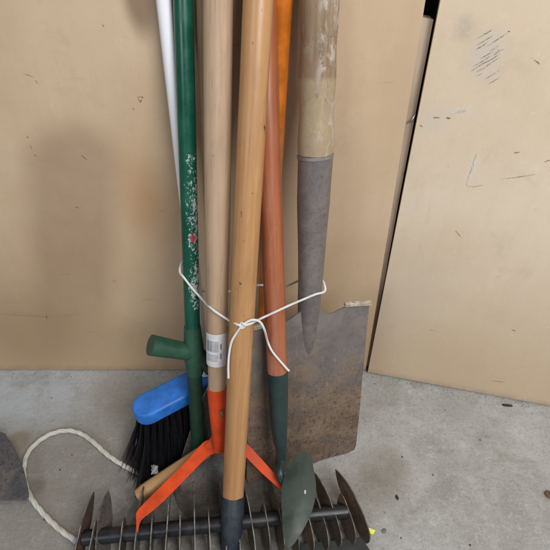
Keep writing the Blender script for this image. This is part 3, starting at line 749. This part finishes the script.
tube(mb, smooth_path([kc + Vector((math.cos(a_) * .0034, -.0016 * math.sin(a_ * 2), math.sin(a_) * .0036)) for a_ in [k * .7 for k in range(11)]], 4), .0014, 8)
mb.build('knot', str_m, root)

# ------------------------------------------------------------------ rope on the floor
rope_m = NT('rope_fibre'); w_ = rope_m.noise(1, (500, 500, 90), 5, .7); bg = rope_m.noise(25)
rope_m = rope_m.out(rope_m.mix(rope_m.ramp(bg, .35, .65, 0, .4), rope_m.mix(w_, (.56, .54, .48), (.80, .78, .73)), (.33, .29, .23)), .85, 0, w_, .6, .001, .2)
rp_ = [(150, 478, .008), (132, 470, .008), (118, 462, .0075), (106, 453.5, .0075), (94, 442.5, .0075), (82, 434, .0075), (68, 430.5, .0075), (52, 433.5, .0075), (38, 442, .0075), (28, 453, .0075), (24, 468, .0075), (25.5, 484, .0075), (32, 499, .0075), (43, 513, .0075), (57, 527, .0075), (70, 537, .0075), (79, 542.5, .008)]
cl = smooth_path([atz(*p) for p in rp_], 14)
root = empty('rope', atz(68, 430)); tag(root, 'coarse off-white twisted rope looped on the concrete beside the broom', 'rope')
mb = MB(); fr = frames(cl); L = 0; strands = [[], [], []]; tot = 0
for i, p in enumerate(cl):
    if i: L += (cl[i] - cl[i - 1]).length
    for s in range(3):
        th = L / .0042 * .50 + s * 2.094
        strands[s].append(p + fr[i][1] * (math.cos(th) * .00155) + fr[i][2] * (math.sin(th) * .00155))
for s in strands: tube(mb, s, .0025, 8, wob=.1)
mb.build('strands', rope_m, root)
mb = MB(); tube(mb, cl[-9:], .0050, 14, wob=.12); mb.build('taped_end', flat('grey_blue_tape', (.30, .36, .42), .4, 0, .3, 200), root)

# ------------------------------------------------------------------ grey blade at the left edge
gm = metal_rust('grey_blade_steel', (.105, .105, .115), (.10, .085, .075), (.05, .048, .05), rough=.5)
ol = [(-95, 430), (-40, 424), (0, 431.5), (7, 437), (13, 446), (19, 458), (24, 472), (27.5, 488), (28.5, 496), (27, 499.5), (22, 500.5), (0, 500.5), (-40, 502), (-95, 504)]
root = empty('metal_blade', atz(-30, 500)); tag(root, 'dark grey metal blade with rounded corner at the left edge beside the rope', 'blade')
op = smooth_path([Vector((x, y, 0)) for x, y in ol], 3)
def gz(x, y): return .020 + .0011 * max(0, 500 - y) * .25 + (.000 if x < 0 else 0)
mb = MB(); top = [atz(p.x, p.y, gz(p.x, p.y)) for p in op]; plate(mb, top, (.15, -.3, .93), .0035); mb.build('plate', gm, root, smooth=False, bevel=.0012)
mb = MB(); q0 = atz(-90, 468, .03); tube(mb, line(q0, q0 + Vector((-.22, .02, .05)), 6), [.012, .013, .014, .0145, .015, .0155, .016], 18); mb.build('socket', gm, root)
mb = MB(); q = atz(1, 463, gz(1, 463) + .001); tube(mb, [q - Vector((0, 0, .002)), q + Vector((0, 0, .0012))], [.0032, .0026], 14); mb.build('rivet', gm, root)

# ------------------------------------------------------------------ small litter
yl = flat('yellow_plastic', (.80, .78, .03), .4, 0, .12)
mb = MB(); pts = [(359, 528), (363, 526.5), (372, 530.5), (369, 534), (362, 532.5)]
sheet(mb, [[atz(363, 526.5, .006), atz(367, 526.8, .008), atz(375.5, 530.5, .006)], [atz(362, 531, .005), atz(367, 532.5, .006), atz(373, 534.5, .004)]], .0007)
o = mb.build('plastic_scrap', yl, smooth=False); tag(o, 'bright yellow scrap of plastic by the end of the rake', 'scrap')
cp = NT('clear_film'); cp.out((.72, .72, .72), .3, 0, spec=.5); cp.b.inputs['Transmission Weight'].default_value = .75
mb = MB(); G = []
for i in range(7):
    row = []
    for j in range(7):
        p = atz(151.5 + j * 1.1, 465 + i * 1.5, .062); p += Vector((0, -1, 1)) * (.005 * noise.noise((i * .7, j * .9, 4))) + Vector((1, 0, .4)) * (.004 * noise.noise((i * .8, j * .6, 9))); row.append(p)
    G.append(row)
sheet(mb, G, .0004); o = mb.build('plastic_film', cp.m, sharp=180); tag(o, 'crumpled bit of clear plastic film on the short wooden handle', 'scrap')
dirt = flat('dirt_dark', (.035, .028, .022), .9); grit = flat('grit_pale', (.60, .58, .54), .8); brownd = flat('dirt_brown', (.15, .09, .05), .9)
def pebble(name, px, py, lx, ly, h, mat, label, cat, rot=0, group=None, seed=0):
    mb = MB(); c0 = atz(px, py); V = []; n = 9; m = 4
    for i in range(m + 1):
        ph = math.pi / 2 * i / m
        for j in range(n):
            th = 2 * math.pi * j / n; k = 1 + .35 * noise.noise((math.cos(th) * 1.4 + seed * 3.1, math.sin(th) * 1.4, i * .5 + seed))
            x = math.cos(th) * math.cos(ph) * lx * k; y = math.sin(th) * math.cos(ph) * ly * k
            V.append(c0 + Vector((x * math.cos(rot) - y * math.sin(rot), x * math.sin(rot) + y * math.cos(rot), math.sin(ph) * h * k)))
    mb.add(V, [(i * n + j, i * n + (j + 1) % n, (i + 1) * n + (j + 1) % n, (i + 1) * n + j) for i in range(m) for j in range(n)] + [tuple(range(n))[::-1]])
    o = mb.build(name, mat, sharp=80); tag(o, label, cat, group); return o
pebble('debris', 507, 405.5, .0105, .0026, .003, dirt, 'dark elongated crumb of debris at the foot of the right panel', 'debris', -.15, seed=1)
pebble('debris', 397, 497.5, .0022, .0042, .003, dirt, 'small black crumb on the floor right of the spade blade', 'debris', .2, seed=2)
pebble('stone_chip', 357, 508, .0052, .0036, .005, grit, 'white stone chip at the right end of the black rake bar', 'stone', .3, seed=3)
pebble('debris', 549, 495, .006, .008, .004, brownd, 'brown crumb on the floor at the right edge', 'debris', .1, seed=4)
pebble('debris', 384, 531, .0042, .0034, .002, flat('dirt_grey', (.16, .155, .14), .9), 'grey flattened crumb on the floor right of the yellow scrap', 'debris', .4, seed=5)
rg = random.Random(8)
spots = [(433, 475), (490, 481), (509, 392), (384, 434), (402, 457), (455, 520), (401, 538), (520, 452), (60, 470), (98, 405), (52, 398), (110, 470), (44, 520), (20, 540), (72, 455), (140, 405), (480, 440), (530, 530), (445, 410), (90, 425), (470, 545), (415, 425)]
for k, (x, y) in enumerate(spots[::2]):
    pebble('grit_speck', x, y, rg.uniform(.0008, .0020), rg.uniform(.0008, .0018), .0012, dirt if k % 3 else brownd, 'tiny dark speck of grit lying on the bare concrete floor', 'grit', rg.uniform(0, 3), 'specks of grit scattered on the concrete', k)

mb = MB(); rq = random.Random(31)
for k in range(420):
    if k % 3: 
        px = rq.uniform(370, 550); q = RP0 + rd * rq.uniform(0, .36) + rn * abs(rq.gauss(.004, .010))
    else: q = Vector((rq.uniform(-.55, .17), -abs(rq.gauss(.003, .009)), 0))
    r_ = rq.uniform(.0003, .0011); V = [q + Vector((math.cos(a_) * r_ * rq.uniform(.6, 1.3), math.sin(a_) * r_ * rq.uniform(.6, 1.3), 0)) for a_ in (0, 1.57, 3.14, 4.71)]
    for v_ in V: v_.z = .0002
    mb.add(V + [Vector((q.x, q.y, r_ * .8))], [(0, 1, 4), (1, 2, 4), (2, 3, 4), (3, 0, 4), (3, 2, 1, 0)], None, k % 2)
o = mb.build('dust', [dirt, flat('dust_pale', (.34, .30, .25), .9)]); tag(o, 'fine dust and grit gathered along the foot of the panels', 'dust', kind='stuff')

# ------------------------------------------------------------------ light
w = bpy.data.worlds.new('World'); scene.world = w; w.use_nodes = True
bg = w.node_tree.nodes['Background']; bg.inputs[0].default_value = (.62, .70, .82, 1); bg.inputs[1].default_value = .22
def area(name, loc, target, size, size_y, power, colr):
    l = bpy.data.lights.new(name, 'AREA'); l.shape = 'RECTANGLE'; l.size = size; l.size_y = size_y; l.energy = power; l.color = colr
    o = bpy.data.objects.new(name, l); col.objects.link(o); o.location = loc
    o.rotation_euler = (Vector(target) - Vector(loc)).to_track_quat('-Z', 'Y').to_euler(); return o
area('doorway_light', (.85, -1.5, 1.75), (0.1, -.05, .35), 1.0, .9, 33.5, (1.0, .985, .965))
area('left_fill_light', (-1.2, -2.3, 1.7), (-.1, -.1, .4), .9, .9, 15, (.92, .96, 1.0))  # soft fill lamp on the left, added with no visible source
area('ceiling_light', (.6, -.7, 2.5), (.1, -.1, .3), .6, .6, 9, (1.0, .96, .90))
scene.view_settings.view_transform = 'Standard'; scene.view_settings.look = 'None'
scene.view_settings.exposure = 0; scene.view_settings.gamma = 1
